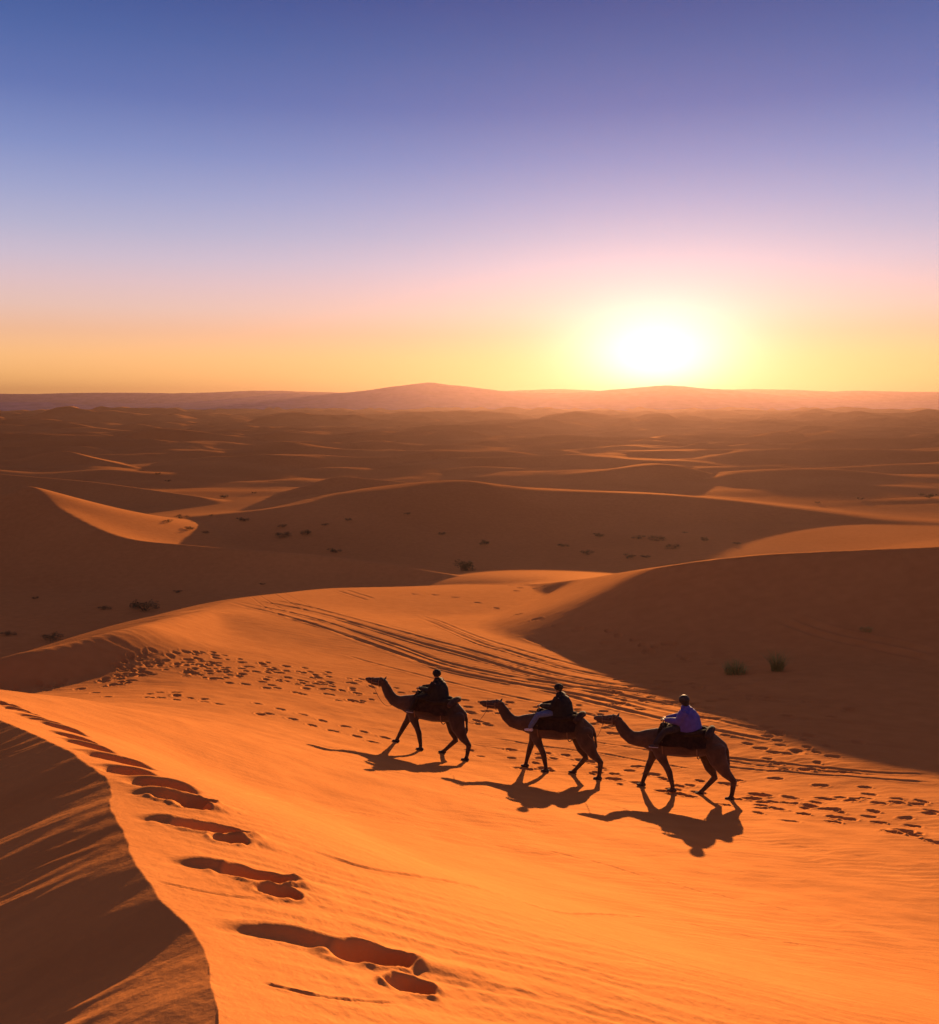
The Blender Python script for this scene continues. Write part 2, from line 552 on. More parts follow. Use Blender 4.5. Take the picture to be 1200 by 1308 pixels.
# ------------------------------------------------------------------ reading heights back from the mesh grid
_order = np.argsort(np.where(COLS > math.pi, COLS - 2 * math.pi, COLS))
_cols = np.where(COLS > math.pi, COLS - 2 * math.pi, COLS)[_order]
GB = GZ.copy()          # the sand before anything was pressed into it
def grid_z(x, y, Z=None):
    """height of the built sand at points inside the forward view"""
    Z = GZ if Z is None else Z
    r = np.hypot(x, y)
    a = np.arctan2(x, y)
    i = np.clip(np.searchsorted(ROWS, r) - 1, 0, NR - 2)
    j = np.clip(np.searchsorted(_cols, a) - 1, 0, NC - 2)
    fr = (r - ROWS[i]) / (ROWS[i + 1] - ROWS[i])
    fa = (a - _cols[j]) / (_cols[j + 1] - _cols[j])
    j0, j1 = _order[j], _order[j + 1]
    return ((Z[i, j0] * (1 - fa) + Z[i, j1] * fa) * (1 - fr) + (Z[i + 1, j0] * (1 - fa) + Z[i + 1, j1] * fa) * fr)

def spot(px, py, dmin=1.5, dmax=900.0):
    """first meeting of a view ray with the smooth sand, set on the finished surface"""
    v = ray(px, py)
    ds = np.geomspace(dmin, dmax, 1500)
    k = np.where(grid_z(v.x * ds, v.y * ds, GB) >= v.z * ds)[0]
    if not len(k):
        return None
    k = max(k[0], 1)
    ds = np.linspace(ds[k - 1], ds[k], 30)
    g = grid_z(v.x * ds, v.y * ds, GB)
    k = np.where(g >= v.z * ds)[0]
    k = k[0] if len(k) else 29
    x, y = v.x * ds[k], v.y * ds[k]
    return Vector((x, y, float(grid_z(np.array([x]), np.array([y]))[0])))

def window(x0, x1, y0, y1):
    """rows and columns of the grid that may lie in a box (forward view only)"""
    cx, cy = 0.5 * (x0 + x1), 0.5 * (y0 + y1)
    h = math.hypot(x1 - x0, y1 - y0) / 2
    r = math.hypot(cx, cy)
    a = math.atan2(cx, cy)
    da = math.asin(min(0.99, h / max(r, h * 1.02)))
    i0, i1 = np.searchsorted(ROWS, [r - h, r + h])
    j0, j1 = np.searchsorted(_cols, [a - da, a + da])
    return slice(max(i0 - 1, 0), i1 + 1), _order[max(j0 - 1, 0):j1 + 1]

def carve(pts, width, depth, rim=0.5, fade=0.12):
    """press a rut of the given half-width along a line of points"""
    ln = spline([(p[0], p[1], 0) for p in pts], 8)
    R = width * 3.5
    x0, y0 = ln[:, :2].min(0) - R
    x1, y1 = ln[:, :2].max(0) + R
    ri, cj = window(x0, x1, y0, y1)
    X, Y = GX[ri][:, cj], GY[ri][:, cj]
    D = np.full(X.shape, 1e9)
    T = np.zeros(X.shape)
    n = len(ln) - 1
    for k in range(n):
        ax, ay = ln[k, :2]
        bx, by = ln[k + 1, :2]
        m = (X > min(ax, bx) - R) & (X < max(ax, bx) + R) & (Y > min(ay, by) - R) & (Y < max(ay, by) + R)
        if not m.any():
            continue
        xs, ys = X[m], Y[m]
        dx, dy = bx - ax, by - ay
        t = np.clip(((xs - ax) * dx + (ys - ay) * dy) / (dx * dx + dy * dy + 1e-9), 0, 1)
        d = np.hypot(xs - ax - t * dx, ys - ay - t * dy)
        o = D[m]
        c = d < o
        o[c] = d[c]
        D[m] = o
        tt = T[m]
        tt[c] = ((k + t) / n)[c]
        T[m] = tt
    end = smooth(0, fade, T) * (1 - smooth(1 - fade, 1, T))
    wob = 0.9 + 0.25 * gnoise(X * 0.7, Y * 0.7)
    z = (-depth * np.exp(-(D / width) ** 2) + rim * depth * np.exp(-((D - 1.9 * width) / (0.7 * width)) ** 2)) * end * wob
    sub = GZ[ri]
    sub[:, cj] += np.where(D < R, z, 0)
    GZ[ri] = sub

def dent(x, y, ang, la, lb, depth, rim=0.3, skew=0.0, rough=True):
    """press one print: a flat-bottomed oval with a raised rim; skew deepens its far end"""
    R = max(la, lb) * 1.9
    ri, cj = window(x - R, x + R, y - R, y + R)
    X, Y = GX[ri][:, cj] - x, GY[ri][:, cj] - y
    u = (X * math.cos(ang) + Y * math.sin(ang)) / la
    v = (-X * math.sin(ang) + Y * math.cos(ang)) / lb
    wb = 1 + 0.22 * gnoise(X * 0.55 / lb + x * 7.7, Y * 0.55 / lb + y * 3.1) + 0.05 * gnoise(X * 1.6 / lb, Y * 1.6 / lb + x)
    rho = np.sqrt(u * u + v * v) * (wb if rough else 1.0)
    z = -depth * np.exp(-rho ** 4) * (1 + skew * np.clip(u, -1, 1)) + rim * depth * np.exp(-((rho - 1.35) / 0.28) ** 2) * (0.7 + 0.8 * gnoise(X * 0.9 / lb + y, Y * 0.9 / lb))
    sub = GZ[ri]
    sub[:, cj] += np.where(rho < 1.95, z, 0)
    GZ[ri] = sub

# ------------------------------------------------------------------ ripples
def add_ripples():
    n = np.searchsorted(ROWS, 95.0)
    X, Y = GX[:n], GY[:n]
    r = ROWS[:n, None]
    sd = np.empty(X.shape)
    for k in range(0, n, 150):
        sd[k:k + 150] = line_distance(X[k:k + 150].ravel(), Y[k:k + 150].ravel(), RIDGE)[0].reshape(X[k:k + 150].shape)
    wv = fbm(X * 0.55, Y * 0.75, 3) * 0.9
    patch = np.clip(0.6 + 0.8 * fbm(X * 0.22 + 4, Y * 0.22, 3), 0.05, 1.5)
    def rip(lam, nx, ny, warp):
        p = (X * nx + Y * ny) / lam + wv * warp
        s = p - np.floor(p)
        return np.where(s < 0.68, s / 0.68, (1 - s) / 0.32) ** 1.3 * 1.0
    right = smooth(0.0, 0.5, -sd)
    a = 0.0095 * rip(0.30, -0.22, 0.975, 0.9) * patch * (1 - smooth(30, 55, r))
    a = a + 0.0032 * rip(0.115, -0.28, 0.96, 1.7) * (1 - smooth(9, 18, r))
    b = 0.012 * rip(0.62, 0.25, 0.97, 0.5) * patch * smooth(25, 45, r) * (1 - smooth(80, 95, r))
    soft = 0.035 * fbm(X * 0.5, Y * 0.5 + 3, 3) * smooth(4, 12, r) * (1 - 0.7 * smooth(28, 50, r))
    grain = np.zeros(X.shape)
    m = int(np.searchsorted(ROWS, 11.0))
    grain[:m] = (0.0011 * fbm(X[:m] * 16, Y[:m] * 16, 3, 0.6) + 0.0025 * np.clip(gnoise(X[:m] * 7 + 3, Y[:m] * 7) - 0.45, 0, 1)) * (1 - smooth(6, 11, r[:m])) * (0.4 + patch[:m])
    z = right * (a + b + soft + grain) + 0.25 * grain
    # the shaded face: longer, rougher ripples running down from the crest
    tx, ty = -0.46, 0.89
    left = smooth(0.02, 0.5, sd)
    lw = fbm(X * 0.8, Y * 0.8, 3)
    p = X * tx + Y * ty
    q = X * ty - Y * tx
    amp = np.clip(0.5 + 0.9 * fbm(X * 0.6 + 9, Y * 0.6, 2), 0.08, 1.4)
    f1 = np.sin(2 * np.pi * (p / 0.21 + 1.1 * lw + 0.35 * np.sin(q * 1.7)))
    f2 = np.sin(2 * np.pi * (p / 0.13 + 1.1 * lw + 0.5 * np.sin(q * 2.9)))
    f3 = fbm(p * 1.5, q * 0.3 + 2, 5, 0.6)
    z = z + left * (0.011 * f1 * amp + 0.0030 * f2 * amp + 0.016 * f3)
    GZ[:n] += z

# ------------------------------------------------------------------ vehicle tracks
rp0 = random.Random(4)
TRACKS = [
    ([(287, 768), (350, 783), (415, 802), (500, 832), (557, 852), (640, 870), (740, 888), (860, 915)], 0.24, 0.085),
    ([(296, 767), (360, 780), (430, 799), (510, 825), (570, 846), (650, 864), (750, 880), (880, 905), (1000, 930)], 0.20, 0.07),
    ([(312, 765), (380, 777), (462, 799), (540, 822), (605, 840), (700, 866), (800, 882), (950, 900)], 0.24, 0.085),
    ([(322, 763.5), (390, 774), (470, 795), (550, 817), (620, 836), (700, 858), (800, 876), (950, 892), (1100, 910)], 0.20, 0.07),
    ([(527, 785), (560, 799), (605, 818), (650, 832), (700, 847), (780, 865), (900, 885), (1050, 895), (1200, 900)], 0.20, 0.06),
    ([(534, 783.5), (570, 797), (612, 814), (660, 829), (710, 843), (790, 860)], 0.18, 0.05),
    ([(429, 754), (448, 760), (470, 767)], 0.25, 0.07), ([(440, 753), (458, 758.5), (478, 765)], 0.25, 0.07),
    ([(667, 814), (700, 825), (760, 840), (830, 850)], 0.20, 0.05),
    ([(429, 833), (480, 848), (538, 863), (600, 878), (700, 900), (800, 925)], 0.14, 0.035),
    ([(640, 860), (720, 876), (800, 896), (900, 918), (1050, 945), (1200, 960)], 0.16, 0.045),
    ([(600, 862), (700, 884), (800, 908), (900, 930), (1000, 950)], 0.16, 0.05),
    ([(860, 962), (1000, 976), (1100, 985), (1200, 991)], 0.10, 0.045), ([(900, 978), (1050, 990), (1200, 1001)], 0.10, 0.045),
    ([(700, 938), (800, 955), (900, 968), (1000, 981), (1200, 996)], 0.07, 0.03),
    ([(990, 790), (1050, 812), (1120, 828), (1200, 845)], 0.26, 0.12), ([(1010, 788), (1070, 808), (1140, 822), (1200, 835)], 0.26, 0.12),
    ([(610, 940), (760, 962), (900, 985)], 0.07, 0.03), ([(440, 925), (560, 945), (700, 965), (800, 985)], 0.06, 0.025),
    ([(780, 870), (900, 876), (1050, 870), (1200, 872)], 0.2, 0.05), ([(800, 890), (950, 912), (1100, 925), (1200, 935)], 0.2, 0.05),
    # thin lines left by the wind along the lit slope
    ([(180, 985), (400, 1030), (700, 1090), (900, 1140), (1130, 1195)], 0.035, 0.016),
    ([(380, 1085), (560, 1125), (800, 1170), (1000, 1205), (1150, 1225)], 0.03, 0.016),
    ([(250, 940), (450, 965), (700, 1010), (900, 1060), (1200, 1110)], 0.04, 0.013),
    ([(300, 1010), (480, 1040), (620, 1078), (760, 1105)], 0.03, 0.012),
    ([(560, 1010), (760, 1045), (980, 1085)], 0.035, 0.012), ([(340, 965), (520, 990), (700, 1035)], 0.035, 0.011),
    ([(330, 1255), (420, 1277), (510, 1283)], 0.012, 0.012), ([(195, 1125), (270, 1142), (330, 1150)], 0.012, 0.010),
]
for _t in range(5):
    for _dy, _w in ((3.2, 0.10), (-2.8, 0.09)):
        TRACKS.append(([(px + rp0.uniform(-3, 3), py + _dy * (1 + 0.25 * math.sin(px * 0.01 + _t))) for px, py in TRACKS[_t][0]], _w, 0.028 + 0.008 * (_t % 3)))
LINES = [[q for q in (spot(*p) for p in pts) if q is not None] for pts, _, _ in TRACKS]
add_ripples()
for (pts, wd, dp), w3 in zip(TRACKS, LINES):
    if len(w3) > 2:
        carve(w3, wd * 0.8, dp * 0.72)

# ------------------------------------------------------------------ prints
rp = random.Random(11)
# the photographer's steps along the ridge: trough from .. to, hole(s), lobe of pushed sand
def step(a, b, holes, width, depth):
    A, B = spot(*a), spot(*b)
    ang = math.atan2(B.y - A.y, B.x - A.x)
    L = (B - A).length
    n = 40
    side = Vector((-math.sin(ang), math.cos(ang), 0))
    for k in range(n):
        t = k / (n - 1)
        P = A.lerp(B, t) + side * 0.018 * math.sin(3.0 * t + 0.5)
        dent(P.x, P.y, ang, L / n * 5, width * (0.35 + 0.65 * t), depth * (0.012 + 0.075 * t * t), 0.10, 0, False)
    for k in range(n):                    # the pushed-up edge on the far side, its shaded face to the viewer
        t = k / (n - 1)
        P = A.lerp(B, t) + side * (width * 1.25)
        dent(P.x, P.y, ang, L / n * 5, width * 0.75, -depth * 0.050 * math.sin(math.pi * min(1, 0.02 + t)) ** 1.25, 0.0, 0, False)
    for (hx, hy), la, lb, dd in holes:
        P = spot(hx, hy)
        dent(P.x, P.y, ang + 0.1, la, lb, dd, 0.22, 0.25)
        dent(P.x + 0.2 * la, P.y, ang - 0.2, la * 0.6, lb * 0.6, dd * 0.35, 0.0)
    for k, (f, g, h) in enumerate(((0.45, 1.0, 0.020), (0.75, 0.75, 0.012), (0.15, 1.3, 0.008))):
        E = B + (B - A) * f - side * width * 0.5 * k
        dent(E.x, E.y, ang, L * 0.45 * g, width * 1.25 * g, -h, -0.4)
step((285, 1189), (468, 1222), [((476, 1226), 0.15, 0.085, 0.105), ((524, 1262), 0.085, 0.06, 0.075)], 0.085, 0.075)
step((220, 1103), (322, 1121), [((331, 1123), 0.15, 0.085, 0.105), ((358, 1144), 0.085, 0.06, 0.07)], 0.085, 0.07)
step((176, 1047), (260, 1060), [((271, 1062), 0.17, 0.085, 0.10), ((292, 1075), 0.085, 0.06, 0.06)], 0.085, 0.07)
step((165, 1014), (230, 1021), [((238, 1023), 0.15, 0.085, 0.095), ((246, 1031), 0.085, 0.06, 0.06)], 0.085, 0.07)
for hx, hy, hw in [(206, 1003, 30), (167, 989, 24), (152, 972, 30), (113, 954, 23), (94, 942.5, 22), (79, 932.5, 20), (60, 924.5, 18), (46, 918, 16),
                   (33, 911.5, 14), (21, 906.5, 12), (10, 902, 11), (-4, 898, 10), (-14, 894, 10)]:
    P = spot(hx, hy)
    ang = 0.12 + rp.gauss(0, 0.12)
    L = min(hw / 1200.0 * P.length * 1.15, 0.30)
    sv = Vector((-math.sin(ang), math.cos(ang), 0))
    dent(P.x, P.y, ang, L, 0.10, 0.10, 0.05, 0.4, False)
    dent(P.x + sv.x * 0.16 - 0.25 * L, P.y + sv.y * 0.16, ang, L * 1.25, 0.075, -0.035, 0.0, 0.2, False)

def prints(path, count, spread, la=0.19, lb=0.14, depth=0.065, ang=None):
    for k in range(count):
        t = rp.random() * (len(path) - 1.0001)
        i = int(t)
        f = t - i
        px = path[i][0] + f * (path[i + 1][0] - path[i][0]) + rp.gauss(0, 5)
        py = path[i][1] + f * (path[i + 1][1] - path[i][1]) + rp.uniform(-1, 1) * spread
        P = spot(px, py)
        if P is None:
            continue
        s = rp.uniform(0.75, 1.2)
        dent(P.x, P.y, (ang if ang is not None else 2.6) + rp.gauss(0, 0.35), la * s, lb * s * rp.uniform(0.8, 1.1), depth * rp.uniform(0.7, 1.25), 0.3)
prints([(150, 862), (190, 846), (300, 852)], 85, 17)
prints([(230, 850), (330, 864), (470, 885)], 70, 15)
prints([(300, 850), (380, 864), (480, 884)], 42, 13)
prints([(440, 880), (560, 900), (640, 912)], 26, 13)
prints([(20, 884), (110, 872), (170, 868)], 22, 7)
prints([(110, 885), (240, 890), (330, 908)], 16, 5)
for k in range(13):                                           # a single file pulling ahead of the camels
    px = 330 + k * 13.5
    P = spot(px + rp.gauss(0, 2), 903 + (px - 330) * 0.27 + (5 if k % 2 else -4))
    dent(P.x, P.y, 2.7 + rp.gauss(0, 0.2), 0.19, 0.13, 0.06, 0.3)
prints([(600, 915), (700, 905), (790, 925)], 34, 16, 0.17, 0.13, 0.06)
prints([(600, 958), (760, 985), (900, 1008)], 46, 14, 0.18, 0.13, 0.06)
prints([(880, 930), (1000, 950), (1060, 965)], 20, 14, 0.18, 0.14, 0.06)
prints([(920, 1010), (1050, 1030), (1200, 1050)], 46, 26, 0.19, 0.12, 0.07)
prints([(960, 970), (1080, 1005), (1200, 1030)], 12, 18, 0.17, 0.12, 0.06)
prints([(1060, 1050), (1140, 1065), (1200, 1080)], 8, 10, 0.2, 0.12, 0.07)
for px, py in [(530, 759), (556, 760), (581, 763), (610, 770), (634, 777), (662, 785), (686, 791), (714, 798), (738, 804), (652, 748), (664, 751), (672, 746), (683, 752), (660, 755), (694, 749)]:
    P = spot(px, py)
    dent(P.x, P.y, 2.5 + rp.gauss(0, 0.3), 0.42, 0.25, 0.10, 0.3)
prints([(755, 808), (860, 830), (960, 860)], 22, 10, 0.3, 0.2, 0.14)
prints([(780, 870), (900, 900), (1100, 930)], 50, 30, 0.22, 0.16, 0.10)
# ------------------------------------------------------------------ bodies: tubes fused into one smooth skin
def tube(bm, pts, radii, seg=12):
    """closed tube through the points; a radius is r or (sideways, upright)"""
    P = [Vector(p) for p in pts]
    n = len(P)
    rings = []
    for i in range(n):
        T = (P[min(i + 1, n - 1)] - P[max(i - 1, 0)]).normalized()
        side = Vector((0, 1, 0)) - T * T.y
        if side.length < 0.25:
            side = Vector((1, 0, 0)) - T * T.x
        side.normalize()
        up = T.cross(side).normalized()
        r = radii[i]
        ry, rz = r if isinstance(r, tuple) else (r, r)
        def ring(c, f):
            return [bm.verts.new(c + side * (ry * f * math.cos(2 * math.pi * k / seg)) + up * (rz * f * math.sin(2 * math.pi * k / seg))) for k in range(seg)]
        m = min(ry, rz)
        if i == 0:
            rings.append(ring(P[i] - T * m * 0.9, 0.35))
            rings.append(ring(P[i] - T * m * 0.6, 0.78))
        rings.append(ring(P[i], 1.0))
        if i == n - 1:
            rings.append(ring(P[i] + T * m * 0.6, 0.78))
            rings.append(ring(P[i] + T * m * 0.9, 0.35))
    for a, b in zip(rings, rings[1:]):
        for k in range(seg):
            bm.faces.new((a[k], a[(k + 1) % seg], b[(k + 1) % seg], b[k]))
    bm.faces.new(rings[0][::-1])
    bm.faces.new(rings[-1])

def ball(bm, c, r, seg=14):
    m = Matrix.Translation(Vector(c)) @ Matrix.Diagonal((r[0], r[1], r[2], 1)) if isinstance(r, tuple) else Matrix.Translation(Vector(c)) @ Matrix.Scale(r, 4)
    bmesh.ops.create_uvsphere(bm, u_segments=seg, v_segments=seg // 2 + 2, radius=1, matrix=m)

def fused(name, bm, mat, parent, voxel=0.02, rounds=4):
    bmesh.ops.recalc_face_normals(bm, faces=bm.faces)
    me = bpy.data.meshes.new(name)
    bm.to_mesh(me)
    bm.free()
    tmp = bpy.data.objects.new('tmp', me)
    COL.objects.link(tmp)
    r = tmp.modifiers.new('r', 'REMESH')
    r.mode = 'VOXEL'
    r.voxel_size = voxel
    s = tmp.modifiers.new('s', 'SMOOTH')
    s.factor = 0.5
    s.iterations = rounds
    dg = bpy.context.evaluated_depsgraph_get()
    out = bpy.data.meshes.new_from_object(tmp.evaluated_get(dg))
    bpy.data.objects.remove(tmp)
    bpy.data.meshes.remove(me)
    out.name = name
    out.materials.clear()
    for p in out.polygons:
        p.use_smooth = True
    return link(name, out, mat, parent)

def plain(name, bm, mat, parent, smooth_=True):
    bmesh.ops.recalc_face_normals(bm, faces=bm.faces)
    me = bpy.data.meshes.new(name)
    bm.to_mesh(me)
    bm.free()
    for p in me.polygons:
        p.use_smooth = smooth_
    return link(name, me, mat, parent)

def empty(name, loc, rot=None, scale=1.0):
    o = bpy.data.objects.new(name, None)
    o.empty_display_size = 0.3
    COL.objects.link(o)
    if rot is not None:
        o.matrix_world = Matrix.Translation(Vector(loc)) @ rot.to_4x4() @ Matrix.Scale(scale, 4)
    else:
        o.location = loc
    return o

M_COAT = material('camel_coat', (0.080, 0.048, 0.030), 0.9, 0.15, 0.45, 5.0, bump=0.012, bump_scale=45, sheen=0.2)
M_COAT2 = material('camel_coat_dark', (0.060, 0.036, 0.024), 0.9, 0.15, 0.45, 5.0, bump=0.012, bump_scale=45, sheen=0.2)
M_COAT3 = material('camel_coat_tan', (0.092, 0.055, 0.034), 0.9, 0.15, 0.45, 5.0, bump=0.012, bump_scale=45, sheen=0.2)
M_PAD = material('saddle_cloth', (0.028, 0.017, 0.014), 0.9, 0.1, 0.4, 9.0, bump=0.01, bump_scale=30)
M_RUG = material('woven_blanket', (0.060, 0.032, 0.024), 0.95, 0.1, 0.5, 11.0, (0.03, 0.018, 0.016), bump=0.008, bump_scale=60)
M_RUG2 = material('brown_blanket', (0.085, 0.045, 0.03), 0.95, 0.1, 0.5, 7.0, (0.04, 0.024, 0.018), bump=0.008, bump_scale=60)
M_ROPE = material('rope', (0.20, 0.12, 0.07), 0.9, 0.1)
M_IRON = material('iron', (0.05, 0.045, 0.042), 0.5, 0.5)
M_EYE = material('eye', (0.01, 0.008, 0.006), 0.15, 0.6)
M_SKIN = material('skin', (0.30, 0.16, 0.10), 0.55, 0.3, 0.15, 20)
M_BLACK = material('black_cloth', (0.014, 0.012, 0.013), 0.85, 0.2, 0.4, 12, bump=0.01, bump_scale=18)
M_DARK = material('dark_trousers', (0.030, 0.026, 0.030), 0.85, 0.2, 0.3, 12, bump=0.008, bump_scale=18)
M_JEANS = material('blue_jeans', (0.085, 0.13, 0.27), 0.85, 0.2, 0.3, 16, bump=0.006, bump_scale=22)
M_PURPLE = material('purple_jacket', (0.085, 0.068, 0.32), 0.75, 0.3, 0.25, 9, bump=0.012, bump_scale=14)
M_WHITE = material('white_shoe', (0.62, 0.58, 0.55), 0.6, 0.3, 0.15, 18)
M_SHOE = material('dark_shoe', (0.04, 0.035, 0.035), 0.6, 0.3)
M_HAIR = material('dark_hair', (0.012, 0.009, 0.008), 0.6, 0.4, 0.3, 40)

def surface(root, local):
    """sand height under a point given in a thing's own frame, back in that frame"""
    wpt = root.matrix_world @ Vector(local)
    z = float(grid_z(np.array([wpt.x]), np.array([wpt.y]))[0])
    return (root.matrix_world.inverted() @ Vector((wpt.x, wpt.y, z))).z

def make_camel(px, py, heading, scale, legs, coat, rug, label, head_up=0.0):
    base = spot(px, py)
    h = math.radians(heading)
    f = Vector((math.cos(h), math.sin(h), 0))
    zf = float(grid_z(np.array([base.x + f.x]), np.array([base.y + f.y]))[0])
    zb = float(grid_z(np.array([base.x - f.x]), np.array([base.y - f.y]))[0])
    pitch = math.atan2(zf - zb, 2.0) * 0.9
    rot = Matrix.Rotation(h, 3, 'Z') @ Matrix.Rotation(-pitch, 3, 'Y')
    root = empty('camel', base, rot, scale)
    tag(root, label, 'camel', 'camels walking in line across the lit slope')
    bpy.context.view_layer.update()
    bm = bmesh.new()
    u = head_up
    # trunk and neck
    tube(bm, [(1.02, 0, 1.36), (0.73, 0, 1.38), (0.40, 0, 1.37), (-0.04, 0, 1.38), (-0.46, 0, 1.41), (-0.80, 0, 1.46), (-1.02, 0, 1.36)],
         [(0.17, 0.24), (0.25, 0.35), (0.30, 0.375), (0.335, 0.375), (0.30, 0.335), (0.25, 0.28), (0.15, 0.19)], 18)
    tube(bm, [(0.70, 0, 1.42), (0.98, 0, 1.40), (1.22, 0, 1.375 + u * .2), (1.43, 0, 1.415 + u * .5), (1.60, 0, 1.56 + u * .8), (1.71, 0, 1.74 + u), (1.79, 0, 1.86 + u)],
         [(0.21, 0.31), (0.18, 0.26), (0.14, 0.215), (0.125, 0.20), (0.12, 0.185), (0.115, 0.165), (0.10, 0.125)], 14)
    # head: skull, cheek, long muzzle with hanging lip
    tube(bm, [(1.76, 0, 1.89 + u), (1.88, 0, 1.915 + u), (2.04, 0, 1.905 + u), (2.20, 0, 1.895 + u), (2.36, 0, 1.90 + u), (2.44, 0, 1.895 + u)],
         [(0.10, 0.11), (0.115, 0.135), (0.10, 0.12), (0.08, 0.092), (0.074, 0.078), (0.06, 0.06)], 14)
    tube(bm, [(1.92, 0, 1.84 + u), (2.12, 0, 1.825 + u), (2.36, 0, 1.835 + u)], [0.09, 0.078, 0.052], 10)
    for s in (-1, 1):
        tube(bm, [(1.82, s * 0.07, 1.98 + u), (1.79, s * 0.10, 2.04 + u), (1.78, s * 0.115, 2.075 + u)], [0.032, 0.03, 0.014], 8)
        ball(bm, (1.98, s * 0.092, 1.96 + u), 0.04, 10)
    # hump
    tube(bm, [(0.42, 0, 1.58), (0.18, 0, 1.70), (-0.05, 0, 1.80), (-0.30, 0, 1.72), (-0.52, 0, 1.58)], [(0.16, 0.12), (0.18, 0.16), (0.17, 0.18), (0.18, 0.16), (0.16, 0.12)], 14)
    # tail
    tube(bm, [(-1.08, 0, 1.46), (-1.17, 0.01, 1.30), (-1.19, 0.01, 1.10), (-1.19, 0.015, 0.95), (-1.18, 0.015, 0.84)], [0.065, 0.05, 0.036, 0.055, 0.03], 8)
    # legs
    for side, hind, J in legs:
        s = 0.17 * side
        foot = J[-1]
        g = surface(root, (foot[0], s, 0))
        g = max(min(g, 0.35), -0.45)
        def lift(p):
            return g * max(0.0, 1 - p[1] / 1.15)
        pts = [(x, s * (0.85 if i == 0 else 1.0), z + lift((x, z))) for i, (x, z) in enumerate(J)]
        if hind:
            rad = [(0.16, 0.30), (0.14, 0.24), (0.095, 0.145), (0.076, 0.09), (0.05, 0.06), 0.06]
        else:
            rad = [(0.14, 0.22), (0.11, 0.155), (0.08, 0.10), (0.084, 0.094), (0.05, 0.06), 0.06]
        tube(bm, pts, rad, 12)
        fx, fz = foot[0], pts[-1][2]
        # the broad two-toed pad
        tube(bm, [(fx - 0.07, s, fz - 0.005), (fx + 0.04, s, fz - 0.015), (fx + 0.13, s, fz - 0.02)], [(0.065, 0.05), (0.085, 0.04), (0.06, 0.03)], 10)
    fused('body', bm, coat, root, 0.018, 5)
    for s in (-1, 1):
        e = bmesh.new()
        ball(e, (1.99, s * 0.126, 1.962 + u), 0.018, 10)
        plain('eye', e, M_EYE, root)
    # blanket hanging over both flanks
    bl = bmesh.new()
    nx, na = 26, 25
    grid = []
    for i in range(nx):
        t = i / (nx - 1)
        x = 0.64 - 1.30 * t
        row = []
        for k in range(na):
            a = math.radians(-92 + 184 * k / (na - 1))
            hump = 0.30 * math.exp(-((x + 0.05) / 0.33) ** 2) * max(0.0, math.cos(a)) ** 2
            ry = 0.33 + 0.035 * math.cos(x * 3) + 0.016 * math.sin(x * 17 + k) * (abs(a) > 1.2)
            rz = 0.385
            drop = 0.05 * math.sin(x * 9 + 1.3) * (abs(a) / 2.06) ** 3
            row.append(bl.verts.new((x, ry * math.sin(a) * (1.0 + 0.05 * (abs(a) > 1.4)), 1.40 + (rz + hump) * math.cos(a) + drop)))
        grid.append(row)
    for i in range(nx - 1):
        for k in range(na - 1):
            bl.faces.new((grid[i][k], grid[i][k + 1], grid[i + 1][k + 1], grid[i + 1][k]))
    bmesh.ops.solidify(bl, geom=bl.faces[:], thickness=0.025)
    plain('saddle_blanket', bl, rug, root)
    # stuffed ring round the hump, and a roll behind
    sd = bmesh.new()
    ringp = [(-0.06 + 0.60 * math.cos(a), 0.27 * math.sin(a), 1.80 - 0.07 * abs(math.sin(a)) + 0.02 * math.cos(a * 3)) for a in [2 * math.pi * k / 20 for k in range(21)]]
    tube(sd, ringp, [(0.095, 0.09)] * 21, 10)
    tube(sd, [(0.35, 0, 1.84), (-0.05, 0, 1.86), (-0.45, 0, 1.83)], [(0.24, 0.06)] * 3, 10)
    saddle = fused('saddle', sd, M_PAD, root, 0.022, 4)
    rl = bmesh.new()
    tube(rl, [(-0.72, -0.34, 1.76), (-0.74, -0.1, 1.81), (-0.74, 0.1, 1.81), (-0.72, 0.34, 1.76)], [0.085, 0.1, 0.1, 0.085], 14)
    plain('bedroll', rl, rug, saddle)
    hd = bmesh.new()
    tube(hd, [(0.50, -0.13, 1.80), (0.50, -0.13, 2.00), (0.50, 0, 2.02), (0.50, 0.13, 2.00), (0.50, 0.13, 1.80)], [0.016] * 5, 8)
    plain('handle', hd, M_IRON, saddle)
    for x, rz in ((0.50, 0.40), (-0.42, 0.37)):
        gr = bmesh.new()
        tube(gr, [(x, 0.325 * math.sin(a), 1.375 + rz * math.cos(a)) for a in [math.radians(75 + 210 * k / 16) for k in range(17)]], [0.016] * 17, 6)
        plain('girth_strap', gr, M_ROPE, saddle)
    # halter
    hl = bmesh.new()
    for x, ry, zt, zb in ((2.22, 0.092, 2.00, 1.735), (1.93, 0.135, 2.05, 1.73)):
        c = 0.5 * (zt + zb) + u
        tube(hl, [(x, ry * math.cos(a), c + 0.5 * (zt - zb) * math.sin(a)) for a in [2 * math.pi * k / 14 for k in range(15)]], [0.011] * 15, 6)
    for s in (-1, 1):
        tube(hl, [(2.22, s * 0.093, 1.87 + u), (1.93, s * 0.136, 1.89 + u)], [0.011, 0.011], 6)
    plain('halter', hl, M_ROPE, root)
    return root

def rope(root, a, b, sag, n=16, r=0.007):
    """a slack rope between two points of the world, kept as a part of the camel it is tied to"""
    inv = root.matrix_world.inverted()
    pts = []
    for k in range(n + 1):
        t = k / n
        p = a.lerp(b, t)
        p.z -= sag * 4 * t * (1 - t)
        pts.append(inv @ p)
    bm = bmesh.new()
    tube(bm, pts, [r] * (n + 1), 6)
    plain('lead_rope', bm, M_ROPE, root)

